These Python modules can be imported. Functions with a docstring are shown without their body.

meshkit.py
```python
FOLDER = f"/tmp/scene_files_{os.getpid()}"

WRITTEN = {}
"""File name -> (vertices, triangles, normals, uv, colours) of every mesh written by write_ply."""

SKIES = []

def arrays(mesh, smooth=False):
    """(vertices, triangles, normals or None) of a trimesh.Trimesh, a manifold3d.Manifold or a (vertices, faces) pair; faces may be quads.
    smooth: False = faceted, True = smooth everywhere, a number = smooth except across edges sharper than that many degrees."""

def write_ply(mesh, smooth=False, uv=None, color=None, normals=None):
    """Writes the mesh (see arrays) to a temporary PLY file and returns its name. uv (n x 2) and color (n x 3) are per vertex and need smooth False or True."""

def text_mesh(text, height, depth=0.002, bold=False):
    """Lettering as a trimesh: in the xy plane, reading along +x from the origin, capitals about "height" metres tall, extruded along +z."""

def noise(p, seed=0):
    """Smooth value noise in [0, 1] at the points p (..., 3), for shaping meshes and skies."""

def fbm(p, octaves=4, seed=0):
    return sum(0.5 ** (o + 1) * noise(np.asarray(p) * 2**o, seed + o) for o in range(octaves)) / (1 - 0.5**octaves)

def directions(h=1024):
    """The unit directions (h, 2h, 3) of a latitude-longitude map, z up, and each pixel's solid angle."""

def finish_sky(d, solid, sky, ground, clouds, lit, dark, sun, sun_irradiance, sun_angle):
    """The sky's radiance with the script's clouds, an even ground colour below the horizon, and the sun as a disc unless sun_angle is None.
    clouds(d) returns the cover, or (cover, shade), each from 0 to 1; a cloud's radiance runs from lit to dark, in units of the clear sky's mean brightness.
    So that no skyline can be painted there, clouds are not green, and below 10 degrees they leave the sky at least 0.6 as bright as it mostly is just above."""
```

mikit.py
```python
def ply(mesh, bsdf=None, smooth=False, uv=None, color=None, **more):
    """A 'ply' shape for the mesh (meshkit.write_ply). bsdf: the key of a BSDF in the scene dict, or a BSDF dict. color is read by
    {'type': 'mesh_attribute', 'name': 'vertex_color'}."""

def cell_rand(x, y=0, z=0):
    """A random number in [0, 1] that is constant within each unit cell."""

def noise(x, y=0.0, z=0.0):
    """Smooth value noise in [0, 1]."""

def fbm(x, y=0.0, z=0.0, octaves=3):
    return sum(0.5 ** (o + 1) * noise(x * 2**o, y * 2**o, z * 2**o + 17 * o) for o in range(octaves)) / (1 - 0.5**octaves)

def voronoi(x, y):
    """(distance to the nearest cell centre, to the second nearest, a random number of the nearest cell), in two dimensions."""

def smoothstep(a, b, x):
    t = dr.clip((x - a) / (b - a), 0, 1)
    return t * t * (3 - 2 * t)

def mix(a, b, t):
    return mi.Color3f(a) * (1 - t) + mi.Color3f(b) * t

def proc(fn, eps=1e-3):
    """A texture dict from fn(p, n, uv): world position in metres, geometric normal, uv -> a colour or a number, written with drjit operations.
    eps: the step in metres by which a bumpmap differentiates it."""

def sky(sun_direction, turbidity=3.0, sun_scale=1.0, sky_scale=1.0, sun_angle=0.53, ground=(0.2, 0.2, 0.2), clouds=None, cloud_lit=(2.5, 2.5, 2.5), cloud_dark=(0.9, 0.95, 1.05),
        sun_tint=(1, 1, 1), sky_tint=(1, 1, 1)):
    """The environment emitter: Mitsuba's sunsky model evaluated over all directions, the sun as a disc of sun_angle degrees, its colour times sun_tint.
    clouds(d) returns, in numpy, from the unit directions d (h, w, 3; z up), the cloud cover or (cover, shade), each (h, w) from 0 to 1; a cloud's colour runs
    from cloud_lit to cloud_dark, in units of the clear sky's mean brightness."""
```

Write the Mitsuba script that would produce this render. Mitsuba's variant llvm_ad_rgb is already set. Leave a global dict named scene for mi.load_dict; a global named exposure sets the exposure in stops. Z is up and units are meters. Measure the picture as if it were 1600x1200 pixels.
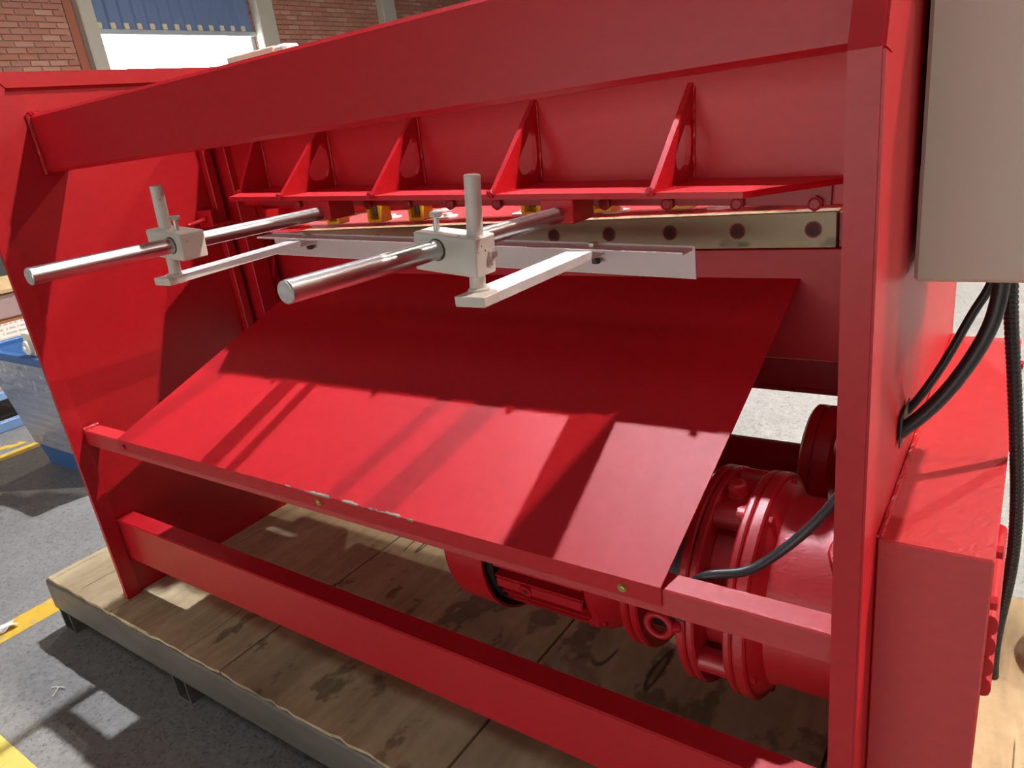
import math, random
import numpy as np
import trimesh
import drjit as dr
import mitsuba as mi
import mikit
from mikit import proc, noise, fbm, cell_rand, smoothstep, mix
import meshkit
from shapely.geometry import Polygon, Point, box as sbox
from shapely import affinity

random.seed(7); np.random.seed(7)
T = mi.ScalarTransform4f
Z0 = 1.231          # the camera stands 1.231 m above the factory floor; heights below are given from the lens, x from the lens, y from the rear of the machine
scene = {'type': 'scene'}
labels = {}

# ------------------------------------------------------------------ camera, lamps, exposure
RC = np.array([[0.81688436, 0.56285434, -0.12607509], [0.09562044, -0.34769803, -0.93271797], [-0.56882042, 0.74986737, -0.33784946]])
EYE = np.array([0.0, -0.70, Z0])
fw, dn = RC[2], RC[1]
scene['camera'] = {'type': 'perspective', 'fov_axis': 'x', 'fov': 2 * math.degrees(math.atan(800 / 1133.72)), 'near_clip': 0.02, 'far_clip': 200.0,
                   'to_world': T().look_at(origin=EYE.tolist(), target=(EYE + fw).tolist(), up=(-dn).tolist())}
exposure = 1.02
LAMP = 5100.0                                   # radiance of a high-bay lamp's lens
LAMP_RGB = [(0.94, 0.97, 1.05)] + [(1.03, 0.93, 0.80)] * 9     # cool over the far end, warm elsewhere
ROOF_FILL = 0.55                              # added fill: unseen glowing ceiling strip behind the camera
DAY_WINDOW = 5.0                              # radiance of the overexposed daylight in the wall windows
DOOR_FILL = 2.05                                 # added fill: unseen glowing door panel behind the photographer
# lamp row beyond the machine: x, y, height above lens
LAMPS = [(-1.83, 2.08, 3.9), (1.95, 2.05, 3.9), (5.7, 2.05, 3.9), (-1.8, 5.0, 3.9), (1.95, 5.0, 3.9), (-5.6, 5.0, 3.9), (5.7, 5.0, 3.9)]
LAMP_ROW2 = 0.4                                # the second row is dimmed

# ------------------------------------------------------------------ helpers
def put(key, mesh, mat, smooth=False, label=None, cat=None, group=None, kind=None, **more):
    k, n = key, 0
    while k in scene:
        n += 1; k = f'{key}_{n:03d}'
    if isinstance(mesh, dict):
        scene[k] = {**mesh, **more}
    else:
        if hasattr(mesh, 'vertices'):
            m = mesh.copy(); m.vertices = m.vertices + np.array([0, 0, Z0])
        else:
            m = (np.asarray(mesh[0], float) + np.array([0, 0, Z0]), mesh[1])
        scene[k] = mikit.ply(m, mat, smooth=smooth, **more)
    d = {}
    if label: d['label'] = label
    if cat: d['category'] = cat
    if group: d['group'] = group
    if kind: d['kind'] = kind
    if d: labels[k] = d
    return k

def thing(key, label, cat, group=None):
    labels[key] = {'label': label, 'category': cat, **({'group': group} if group else {})}
    return key

def bbox(x0, x1, y0, y1, z0, z1, b=0.0015):
    """A box with chamfered edges."""
    b = min(b, (x1 - x0) * .4, (y1 - y0) * .4, (z1 - z0) * .4)
    c = np.array([(x0 + x1) / 2, (y0 + y1) / 2, (z0 + z1) / 2]); h = np.array([x1 - x0, y1 - y0, z1 - z0]) / 2
    P = []
    for s in np.ndindex(2, 2, 2):
        s = np.array(s) * 2 - 1
        for a in range(3):
            v = h - b; v[a] = h[a]
            P.append(c + s * v)
    m = trimesh.Trimesh(np.array(P), process=False).convex_hull
    return m

def hullm(pts):
    return trimesh.Trimesh(np.array(pts, float), process=False).convex_hull

def cat_m(*ms):
    return trimesh.util.concatenate([m for m in ms])

def polyx(poly, x0, x1):
    """Extrudes a shapely polygon drawn in (y, z) along x."""
    m = trimesh.creation.extrude_polygon(poly, x1 - x0, engine='earcut')
    v = m.vertices
    m.vertices = np.stack([v[:, 2] + x0, v[:, 0], v[:, 1]], 1)
    return m

def polyy(poly, y0, y1):
    """Extrudes a shapely polygon drawn in (x, z) along y."""
    m = trimesh.creation.extrude_polygon(poly, y1 - y0, engine='earcut')
    v = m.vertices
    m.vertices = np.stack([v[:, 0], y1 - v[:, 2], v[:, 1]], 1)
    return m

def polyz(poly, z0, z1):
    m = trimesh.creation.extrude_polygon(poly, z1 - z0, engine='earcut')
    m.vertices = m.vertices + [0, 0, z0]
    return m

def cyl(a, b, r, n=32, r2=None, bev=0.0):
    """A cylinder (or cone) from a to b with bevelled ends."""
    a, b = np.array(a, float), np.array(b, float); L = np.linalg.norm(b - a); r2 = r if r2 is None else r2
    pr = [(0, 0), (r - bev, 0), (r, bev), (r2, L - bev), (r2 - bev, L), (0, L)] if bev else [(0, 0), (r, 0), (r2, L), (0, L)]
    m = trimesh.creation.revolve(np.array(pr), sections=n)
    m.apply_transform(trimesh.geometry.align_vectors([0, 0, 1], (b - a) / L)); m.vertices = m.vertices + a
    return m

def lathe_x(prof, y, z, n=64):
    """Revolves (x, r) pairs around the x-axis through (y, z); x rising."""
    pr = np.array([(r, x) for x, r in prof], float)
    m = trimesh.creation.revolve(pr, sections=n)
    v = m.vertices
    m.vertices = np.stack([v[:, 2], v[:, 0] + y, v[:, 1] + z], 1)
    m.fix_normals()
    return m

def hexm(a, b, r):
    return cyl(a, b, r, n=6)

def hexbolt(c, d, r, h):
    """A hexagon bolt head standing on c along d, with a domed top."""
    c, d = np.array(c, float), np.array(d, float); d = d / np.linalg.norm(d)
    return cat_m(cyl(c, c + d * h * .85, r, n=6), cyl(c + d * h * .84, c + d * h, r * .88, n=18, r2=r * .6))

def spline(P, n=60):
    P = np.array(P, float)
    from scipy.interpolate import CubicSpline
    t = np.r_[0, np.cumsum(np.linalg.norm(np.diff(P, axis=0), axis=1))]
    return CubicSpline(t, P)(np.linspace(0, t[-1], n))

def tube(P, r, n=14, ridge=0.0):
    """A tube along a polyline; ridge makes corrugated rings."""
    P = np.array(P, float); N = len(P)
    tg = np.gradient(P, axis=0); tg /= np.linalg.norm(tg, axis=1, keepdims=True)
    u = np.cross(tg[0], [0.3, 0.5, 0.8]); u /= np.linalg.norm(u)
    V, F = [], []
    for i in range(N):
        u = u - tg[i] * (u @ tg[i]); u /= np.linalg.norm(u); w = np.cross(tg[i], u)
        rr = r * (1 + ridge * (1 if i % 4 < 2 else -1)) if ridge else r
        for k in range(n):
            a = 2 * math.pi * k / n
            V.append(P[i] + rr * (u * math.cos(a) + w * math.sin(a)))
    for i in range(N - 1):
        for k in range(n):
            a, b = i * n + k, i * n + (k + 1) % n
            F += [[a, b, b + n], [a, b + n, a + n]]
    V += [P[0], P[-1]]
    for k in range(n):
        F += [[N * n, (k + 1) % n, k], [N * n + 1, (N - 1) * n + k, (N - 1) * n + (k + 1) % n]]
    return trimesh.Trimesh(np.array(V), np.array(F), process=False)

def weld(a, b, r=0.004, n=40, seed=0):
    a, b = np.array(a, float), np.array(b, float)
    rs = np.random.RandomState(seed)
    P = a + (b - a) * np.linspace(0, 1, n)[:, None]
    m = tube(P, r, n=8)
    m.vertices = m.vertices + rs.normal(0, r * .12, m.vertices.shape)
    return m

def roty(m, deg, c):
    m = m.copy(); m.apply_transform(trimesh.transformations.rotation_matrix(math.radians(deg), [0, 1, 0], c)); return m

# ------------------------------------------------------------------ materials
def mat(key, d):
    scene[key] = {**d}
    return key

def rgb(*c):
    return {'type': 'rgb', 'value': list(c)}

def principled(base, rough, spec=.5, metal=0.0, coat=0.0, bump=None, scale=1.0, two=True, **more):
    d = {'type': 'principled', 'base_color': base if isinstance(base, dict) else rgb(*base), 'roughness': rough, 'specular': spec, 'metallic': metal, **more}
    if coat: d.update(clearcoat=coat, clearcoat_gloss=.8)
    if bump is not None:
        d = {'type': 'bumpmap', 'arbitrary': bump, 'scale': scale, 'bsdf': d}
    return {'type': 'twosided', 'bsdf': d} if two else d

def red_fn(p, n, uv):
    w = fbm(p.x * 3.1 + 4, p.y * 3.1, p.z * 3.1, 2)
    s = noise(p.x * 90, p.y * 90, p.z * 90)
    return mix((0.375, 0.0042, 0.0105), (0.43, 0.006, 0.0125), w) * (0.96 + 0.08 * s)
def peel_fn(p, n, uv):
    return fbm(p.x * 330, p.y * 330, p.z * 330, 2) * 0.00042
def peel_soft(p, n, uv):
    return noise(p.x * 160, p.y * 160, p.z * 160) * 0.00005
def chip_red(p, n, uv):
    """Worn paint along the chute's front edge: bare grey metal in patches."""
    w = fbm(p.x * 55, p.y * 90, p.z * 90, 4) * (0.75 + 0.45 * smoothstep(0.35, 0.65, noise(p.x * 5 + 2, 1.0, 1.0)))
    near = smoothstep(0.014, 0.0, dr.abs(p.y + 0.004)) * smoothstep(-0.576 + Z0, -0.569 + Z0, p.z) * smoothstep(-1.30, -1.15, p.x)
    m = smoothstep(0.56, 0.60, w * near + 0.02 * near)
    sp = smoothstep(0.965, 0.985, noise(p.x * 150, p.y * 150, p.z * 150)) * smoothstep(0.55, 0.7, noise(p.x * 6 + 3, p.y * 6, 1.3))
    return mix(red_fn(p, n, uv), (0.24, 0.20, 0.17), dr.maximum(m, sp * 0.6))
mat('red_paint', principled(proc(red_fn), .40, spec=.45, bump=proc(peel_soft)))
mat('red_paint_rough', principled(proc(red_fn), .45, spec=1.0, bump=proc(peel_fn)))
mat('red_chute', principled(proc(chip_red), .52, spec=.4, bump=proc(peel_soft)))
mat('red_shaded', principled((0.30, 0.009, 0.012), .45))  # darker copy of the red paint, shade of ram and table painted in
def grey_fn(p, n, uv):
    w = fbm(p.x * 25, p.y * 25, p.z * 25, 3)
    sp = smoothstep(0.86, 0.92, noise(p.x * 130, p.y * 130, p.z * 130)) * smoothstep(0.5, 0.6, noise(p.x * 31, p.y * 31, p.z * 31))
    return mix(mix((0.46, 0.42, 0.375), (0.55, 0.51, 0.46), w), (0.05, 0.05, 0.045), sp)
mat('grey_paint', principled(proc(grey_fn), .45))
def steel_fn(p, n, uv):
    w = fbm(p.x * 140, p.y * 12, p.z * 140, 3)
    return mix((0.36, 0.35, 0.33), (0.66, 0.66, 0.67), w)
mat('bright_steel', principled(proc(steel_fn), .28, metal=1.0))
mat('rod_end', principled(proc(steel_fn), .5, metal=.6))
mat('white_bar', principled((0.50, 0.485, 0.48), .35, spec=.6))
mat('bolt_zinc', principled((0.52, 0.50, 0.45), .38, metal=.8))
mat('bolt_black', principled((0.03, 0.027, 0.025), .5))
mat('brass_screw', principled((0.42, 0.32, 0.10), .35, metal=.8))
def blade_fn(p, n, uv):
    w = fbm(p.x * 5, p.y * 40, p.z * 9, 3)
    rust = smoothstep(0.62, 0.75, fbm(p.x * 18, p.y * 5, p.z * 26 + 3, 3)) * smoothstep(-0.24 + Z0, -0.277 + Z0, p.z)
    return mix(mix((0.27, 0.22, 0.12), (0.35, 0.30, 0.18), w), (0.09, 0.09, 0.04), rust)
mat('blade_steel', principled(proc(blade_fn), .42, metal=.15))
mat('hole_dark', principled((0.07, 0.025, 0.02), .7))
mat('yellow_plastic', principled((0.62, 0.38, 0.01), .3))
mat('white_disc', principled((0.8, 0.8, 0.78), .3))
mat('cabinet_beige', principled((0.47, 0.41, 0.33), .5))
mat('cream_box', principled((0.78, 0.72, 0.55), .45))
mat('rubber_black', principled((0.012, 0.012, 0.013), .42))
mat('cable_grey', principled((0.03, 0.032, 0.036), .4))
mat('motor_black', principled((0.012, 0.011, 0.011), .5))

def ply_fn(p, n, uv):
    wob = fbm(p.x * 3.0, p.y * 1.6, 2.0, 2) * 1.6
    g = fbm(p.x * 16 + wob * 2.5, p.y * 2.2, 2.0, 3); f2 = fbm(p.x * 85 + wob * 8, p.y * 9, 5.0, 2)
    fine = fbm(p.x * 60, p.y * 60, 4.0, 3)
    base = mix((0.36, 0.27, 0.15), (0.54, 0.435, 0.27), smoothstep(0.15, 0.85, g * 0.45 + f2 * 0.3 + fine * 0.25))
    stain = smoothstep(0.46, 0.66, fbm(p.x * 3.4 + 9, p.y * 2.6, 1.0, 4))
    blot = smoothstep(0.57, 0.68, fbm(p.x * 17 + 3, p.y * 8, 7.0, 4) * 0.75 + fine * 0.25) * smoothstep(0.45, 0.6, noise(p.x * 3.1 + 7, p.y * 3.1, 2.2))
    oil = smoothstep(0.52, 0.66, fbm(p.x * 9 + 31, p.y * 2.0, 3.0, 4)) * smoothstep(-1.5, -1.0, p.x) * smoothstep(0.40, 0.62, noise(p.x * 2.3, p.y * 2.3 + 4, 6.0))
    crack = smoothstep(0.010, 0.003, dr.abs(fbm(p.x * 9 + 2, p.y * 1.5 + 5, 9.0, 3) - 0.5)) * smoothstep(0.66, 0.74, noise(p.x * 6, p.y * 6, 2))
    c = mix(base, (0.19, 0.135, 0.075), stain * 0.5)
    c = mix(c, (0.075, 0.055, 0.034), blot * 0.6)
    c = mix(c, (0.075, 0.060, 0.045), oil * 0.6)
    return mix(c, (0.04, 0.025, 0.015), crack * 0.8)
mat('plywood', principled(proc(ply_fn), .75, spec=.2))
mat('plywood_edge', principled((0.42, 0.29, 0.15), .8, spec=.2))
def skirt_fn(p, n, uv):
    w = fbm(p.x * 6, p.y * 20, p.z * 20, 3)
    return mix((0.085, 0.072, 0.06), (0.17, 0.15, 0.135), w)
mat('skirt_steel', principled(proc(skirt_fn), .42, metal=.2))

def floor_fn(p, n, uv):
    a = fbm(p.x * 0.9, p.y * 0.9, 1.0, 3); b = fbm(p.x * 9, p.y * 9, 3.0, 3); c = noise(p.x * 85, p.y * 85, 5.0); sp = noise(p.x * 230, p.y * 230, 9.0)
    base = mix((0.155, 0.148, 0.138), (0.275, 0.268, 0.254), a * .45 + b * .35 + c * .3)
    dark = smoothstep(0.70, 0.9, noise(p.x * 190, p.y * 190, 2.0)) * 0.30 + smoothstep(0.6, 0.75, fbm(p.x * 70, p.y * 70, 8.0, 2)) * 0.10
    lite = smoothstep(0.93, 0.97, sp)
    damp = smoothstep(0.57, 0.60, fbm(p.x * 0.8 + 1.7, p.y * 1.7 + 0.55, 4.0, 3)) * smoothstep(-2.2, -2.7, p.x) * smoothstep(-4.2, -3.9, p.x)
    c1 = mix(base * (1 - dark), (0.42, 0.42, 0.41), lite * .6)
    return mix(c1, (0.13, 0.112, 0.085), damp * .8)
def floor_bump(p, n, uv):
    return fbm(p.x * 150, p.y * 150, 1.0, 2) * 0.0010
mat('concrete_floor', principled(proc(floor_fn), .55, spec=.35, bump=proc(floor_bump)))
def yellow_fn(p, n, uv):
    w = smoothstep(0.60, 0.72, fbm(p.x * 34, p.y * 34, 2.0, 3))
    return mix((0.66, 0.41, 0.04), (0.40, 0.36, 0.26), w * .55)
mat('yellow_line', principled(proc(yellow_fn), .55, bump=proc(floor_bump)))
mat('yellow_line_pale', principled((0.62, 0.52, 0.12), .6, bump=proc(floor_bump)))

def brickwall_fn(p, n, uv):
    r = dr.floor(p.z / 0.07); q = p.y / 0.22 + 0.5 * (r - 2 * dr.floor(r / 2)); fz = p.z / 0.07 - r; fq = q - dr.floor(q)
    mortar = dr.select((fz < 0.13) | (fq < 0.045), 1.0, 0.0)
    return mix(mix((0.30, 0.12, 0.08), (0.42, 0.19, 0.13), cell_rand(dr.floor(q), r)), (0.36, 0.30, 0.26), mortar)
mat('brick_far', principled(proc(brickwall_fn), .85, spec=.1))
def brick_tone(c):
    return {'type': 'twosided', 'bsdf': {'type': 'diffuse', 'reflectance': rgb(*c)}}
for i, c in enumerate([(0.43, 0.20, 0.15), (0.46, 0.22, 0.165), (0.40, 0.18, 0.14), (0.50, 0.27, 0.21), (0.44, 0.19, 0.135)]):
    mat(f'brick_tone_{i}', brick_tone(c))
mat('mortar', brick_tone((0.40, 0.24, 0.19)))
mat('brick_red_edge', brick_tone((0.36, 0.13, 0.09)))
mat('pillar_concrete', brick_tone((0.46, 0.43, 0.37)))
mat('sheet_blue', principled((0.13, 0.19, 0.34), .5))
mat('closure_cream', brick_tone((0.60, 0.53, 0.38)))
mat('ceiling_paint', brick_tone((0.10, 0.10, 0.11)))
mat('wall_paint', brick_tone((0.30, 0.29, 0.27)))
mat('frame_grey', principled((0.35, 0.38, 0.42), .5))
mat('lamp_shell', principled((0.3, 0.3, 0.31), .4, metal=.6))

# ------------------------------------------------------------------ the setting
XW0, XW1, YW0, YW1, ZC = -10.0, 9.0, -9.0, 14.0, 4.9      # hall
ZF = -Z0
k = put('floor', trimesh.creation.box(bounds=[[XW0 - .3, YW0 - .3, ZF - .12], [XW1 + .3, YW1 + .3, ZF]]), 'concrete_floor', kind='structure', label='grey concrete factory floor with worn yellow lane lines')
put('floor__yellow_line', bbox(-2.445, -2.345, -.60, 6.0, ZF, ZF + .0012, .0004), 'yellow_line')
put('floor__yellow_line', bbox(-4.10, -4.0, -2.5, 6.0, ZF, ZF + .0012, .0004), 'yellow_line')
put('floor__yellow_line', bbox(-2.6, -1.70, -.52, -.375, ZF, ZF + .0012, .0004), 'yellow_line_pale', label='worn pale yellow cross line')
put('floor__yellow_line', polyz(Polygon([(-4.24, .46), (-4.19, .47), (-4.17, .53), (-4.155, .50), (-4.15, .60), (-4.21, .585), (-4.19, .56), (-4.225, .52)]), ZF, ZF + .0012), 'yellow_line', label='small yellow paint fleck beside the lane line')

put('ceiling', cat_m(trimesh.creation.box(bounds=[[XW0 - .3, YW0 - .3, ZC], [XW1 + .3, -3.4, ZC + .2]]), trimesh.creation.box(bounds=[[XW0 - .3, -2.0, ZC], [XW1 + .3, YW1 + .3, ZC + .2]])), 'ceiling_paint', kind='structure', label='plain grey factory roof')
for x in np.arange(XW0, XW1 - .1, 2.375):
    q = trimesh.Trimesh([[x + .02, -3.4, ZC + .05], [x + 2.355, -3.4, ZC + .05], [x + 2.355, -2.0, ZC + .05], [x + .02, -2.0, ZC + .05]], [[0, 2, 1], [0, 3, 2]], process=False)
    put('ceiling__added_roof_fill', q, 'wall_paint', emitter={'type': 'area', 'radiance': rgb(ROOF_FILL, ROOF_FILL, ROOF_FILL)})  # glowing strip added to fill from above and behind
put('wall_right', trimesh.creation.box(bounds=[[XW1, YW0 - .3, ZF], [XW1 + .3, YW1 + .3, ZC]]), 'wall_paint', kind='structure', label='plain hall wall to the right')
put('wall_far', trimesh.creation.box(bounds=[[XW0 - .3, YW1, ZF], [XW1 + .3, YW1 + .3, ZC]]), 'wall_paint', kind='structure', label='plain hall wall beyond the machine')
# rear wall with a glowing door panel added as fill light
DX0, DX1, DZ = -6.5, 4.5, .85
put('wall_rear', cat_m(trimesh.creation.box(bounds=[[XW0 - .3, YW0 - .3, ZF], [DX0, YW0, ZC]]), trimesh.creation.box(bounds=[[DX1, YW0 - .3, ZF], [XW1 + .3, YW0, ZC]]),
    trimesh.creation.box(bounds=[[DX0, YW0 - .3, DZ], [DX1, YW0, ZC]])), 'wall_paint', kind='structure', label='plain hall wall behind the photographer')
dm = trimesh.Trimesh([[DX0, YW0 - .28, ZF], [DX1, YW0 - .28, ZF], [DX1, YW0 - .28, DZ], [DX0, YW0 - .28, DZ]], [[0, 2, 1], [0, 3, 2]], process=False)
put('added_door_1', dm, 'wall_paint', kind='structure', label='wide glowing panel added as a loading door for fill light', emitter={'type': 'area', 'radiance': rgb(DOOR_FILL, DOOR_FILL * .97, DOOR_FILL * .92)})  # unseen, added to light the faces turned to the camera

# left wall: brick panels, concrete pillars, a window under blue corrugated sheet
wy = [(YW0, 4.58), (7.55, 9.95), (10.35, YW1)]
WY0, WY1 = 4.75, 7.25
wl = [trimesh.creation.box(bounds=[[XW0 - .3, YW0 - .3, ZF], [XW0, WY0, ZC]]), trimesh.creation.box(bounds=[[XW0 - .3, WY1, ZF], [XW0, YW1 + .3, ZC]]),
      trimesh.creation.box(bounds=[[XW0 - .3, WY0, ZF], [XW0, WY1, .35]]), trimesh.creation.box(bounds=[[XW0 - .3, WY0, 2.9], [XW0, WY1, ZC]])]
put('wall_left', cat_m(*wl), 'brick_far', kind='structure', label='red brick factory wall with concrete pillars')
for y0, y1, e in [(4.585, 4.77, .16), (7.25, 7.56, .17), (9.98, 10.32, .17)]:
    put('wall_left__pillar', bbox(XW0, XW0 + e, y0, y1, ZF, ZC, .012), 'pillar_concrete')
put('wall_left__brick_edging', bbox(XW0, XW0 + .03, 4.47, 4.583, .9, 2.6, .004), 'brick_red_edge', label='dark red brick edging beside the pillar')
bm = bbox(0, .018, 0, .205, 0, .060, .004)
bply = [mikit.ply(bm, f'brick_tone_{i}', smooth=False) for i in range(5)]
rb = random.Random(3)
put('wall_left__mortar_bed', cat_m(trimesh.creation.box(bounds=[[XW0, 3.3, .95], [XW0 + .004, 4.47, 2.35]]), trimesh.creation.box(bounds=[[XW0, 7.565, 1.2], [XW0 + .004, 9.975, 2.55]]), trimesh.creation.box(bounds=[[XW0, 10.325, 1.7], [XW0 + .004, 12.6, 2.75]])), 'mortar')
nb = 0
for (y0, y1, za, zb) in [(3.45, 4.47, 1.05, 2.25), (7.57, 9.97, 1.45, 2.50), (10.33, 12.5, 1.98, 2.66)]:
    for r in range(int((zb - za) / .07)):
        z = za + r * .07
        y = y0 - (.11 if r % 2 else 0)
        while y < y1:
            a, b = max(y, y0), min(y + .21, y1)
            lowest = 1.42 + (y - 7.57) * .20 if y > 7 else 0
            if b - a > .05 and z + .07 > lowest and nb < 299:
                s = (b - a - .008) / .205
                put('wall_left__brick', bply[rb.randrange(5)], None, to_world=T().translate([XW0 + .002 + rb.random() * .004, a + .004, z + .005 + Z0]).scale([1, s, 1]))
                nb += 1
            y += .22
# window_1
fr = cat_m(bbox(XW0 - .12, XW0 - .04, WY0 + .02, WY0 + .09, .40, 1.72, .005), bbox(XW0 - .12, XW0 - .04, WY1 - .07, WY1, .40, 1.72, .005), bbox(XW0 - .10, XW0 + .02, WY0 + .02, WY1, 1.70, 1.76, .005), bbox(XW0 - .12, XW0 - .02, WY0, WY1, .35, .42, .005),
           )
put('window_1', fr, 'frame_grey', kind='structure', label='bright overexposed window under the blue corrugated sheet')
pm = trimesh.Trimesh([[XW0 - .13, WY0, .35], [XW0 - .13, WY1, .35], [XW0 - .13, WY1, 1.75], [XW0 - .13, WY0, 1.75]], [[0, 1, 2], [0, 2, 3]], process=False)
put('window_1__pane', pm, 'wall_paint', emitter={'type': 'area', 'radiance': rgb(DAY_WINDOW, DAY_WINDOW, DAY_WINDOW * 1.02)})
# corrugated sheet: trapezoid ribs along z
ys, pitch = [], .182
prof = []
y = WY0
while y < WY1 - .05:
    for dy, dx in [(0, 0), (.075, 0), (.095, .035), (.145, .035), (.165, 0)]:
        if y + dy < WY1: prof.append((y + dy, dx))
    y += pitch
V, F = [], []
for i, (yy, dx) in enumerate(prof):
    V += [[XW0 - .04 + dx, yy, 1.76], [XW0 - .04 + dx, yy, 2.95]]
    if i: F += [[2 * i - 2, 2 * i, 2 * i + 1], [2 * i - 2, 2 * i + 1, 2 * i - 1]]
put('wall_left__corrugated_sheet', trimesh.Trimesh(V, F, process=False), 'sheet_blue', label='blue corrugated sheet above the window')
for i in range(13):
    yy = WY0 + .12 + i * pitch
    if yy < WY1 - .06:
        put('wall_left__corrugated_sheet__closure_block', bbox(XW0 - .04, XW0 + .002, yy - .033, yy + .033, 1.765, 1.84, .004), 'closure_cream')

# lamps
lens_m = cyl((0, 0, 0), (0, 0, .012), .15, n=40)
for i, (x, y, z) in enumerate(LAMPS):
    t = thing('high_bay_lamp' + (f'_{i:03d}' if i else ''), ['round high-bay lamp above the far side frame of the shear', 'round high-bay lamp above the floor right of the drive cover', 'round high-bay lamp in the near row, farthest right', 'round high-bay lamp in the second row, straight beyond the far frame', 'round high-bay lamp in the second row, right of the shear', 'round high-bay lamp in the second row, nearest the brick wall', 'round high-bay lamp in the second row, farthest right'][i], 'lamp', 'high-bay lamps in rows')
    shell = lathe_x([(0, .165), (.10, .13), (.16, .06), (.22, .05), (.24, .02), (ZC - z - .02, .012), (ZC - z, .012)], 0, 0, 32)
    v = shell.vertices; shell.vertices = np.stack([v[:, 1] + x, v[:, 2] + y, v[:, 0] + z + .01], 1)
    put(t + '__shell', shell, 'lamp_shell', smooth=35)
    n = 40; a = np.linspace(0, 2 * math.pi, n, endpoint=False)
    Vd = np.vstack([[[x, y, z]], np.stack([x + .06 * np.cos(a), y + .06 * np.sin(a), np.full(n, z)], 1)])
    Fd = [[0, 1 + (j + 1) % n, 1 + j] for j in range(n)]
    put(t + '__lens', trimesh.Trimesh(Vd, Fd, process=False), 'wall_paint', emitter={'type': 'area', 'radiance': rgb(*[LAMP * (LAMP_ROW2 if y > 4 else 1) * c for c in LAMP_RGB[i]])})

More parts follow.
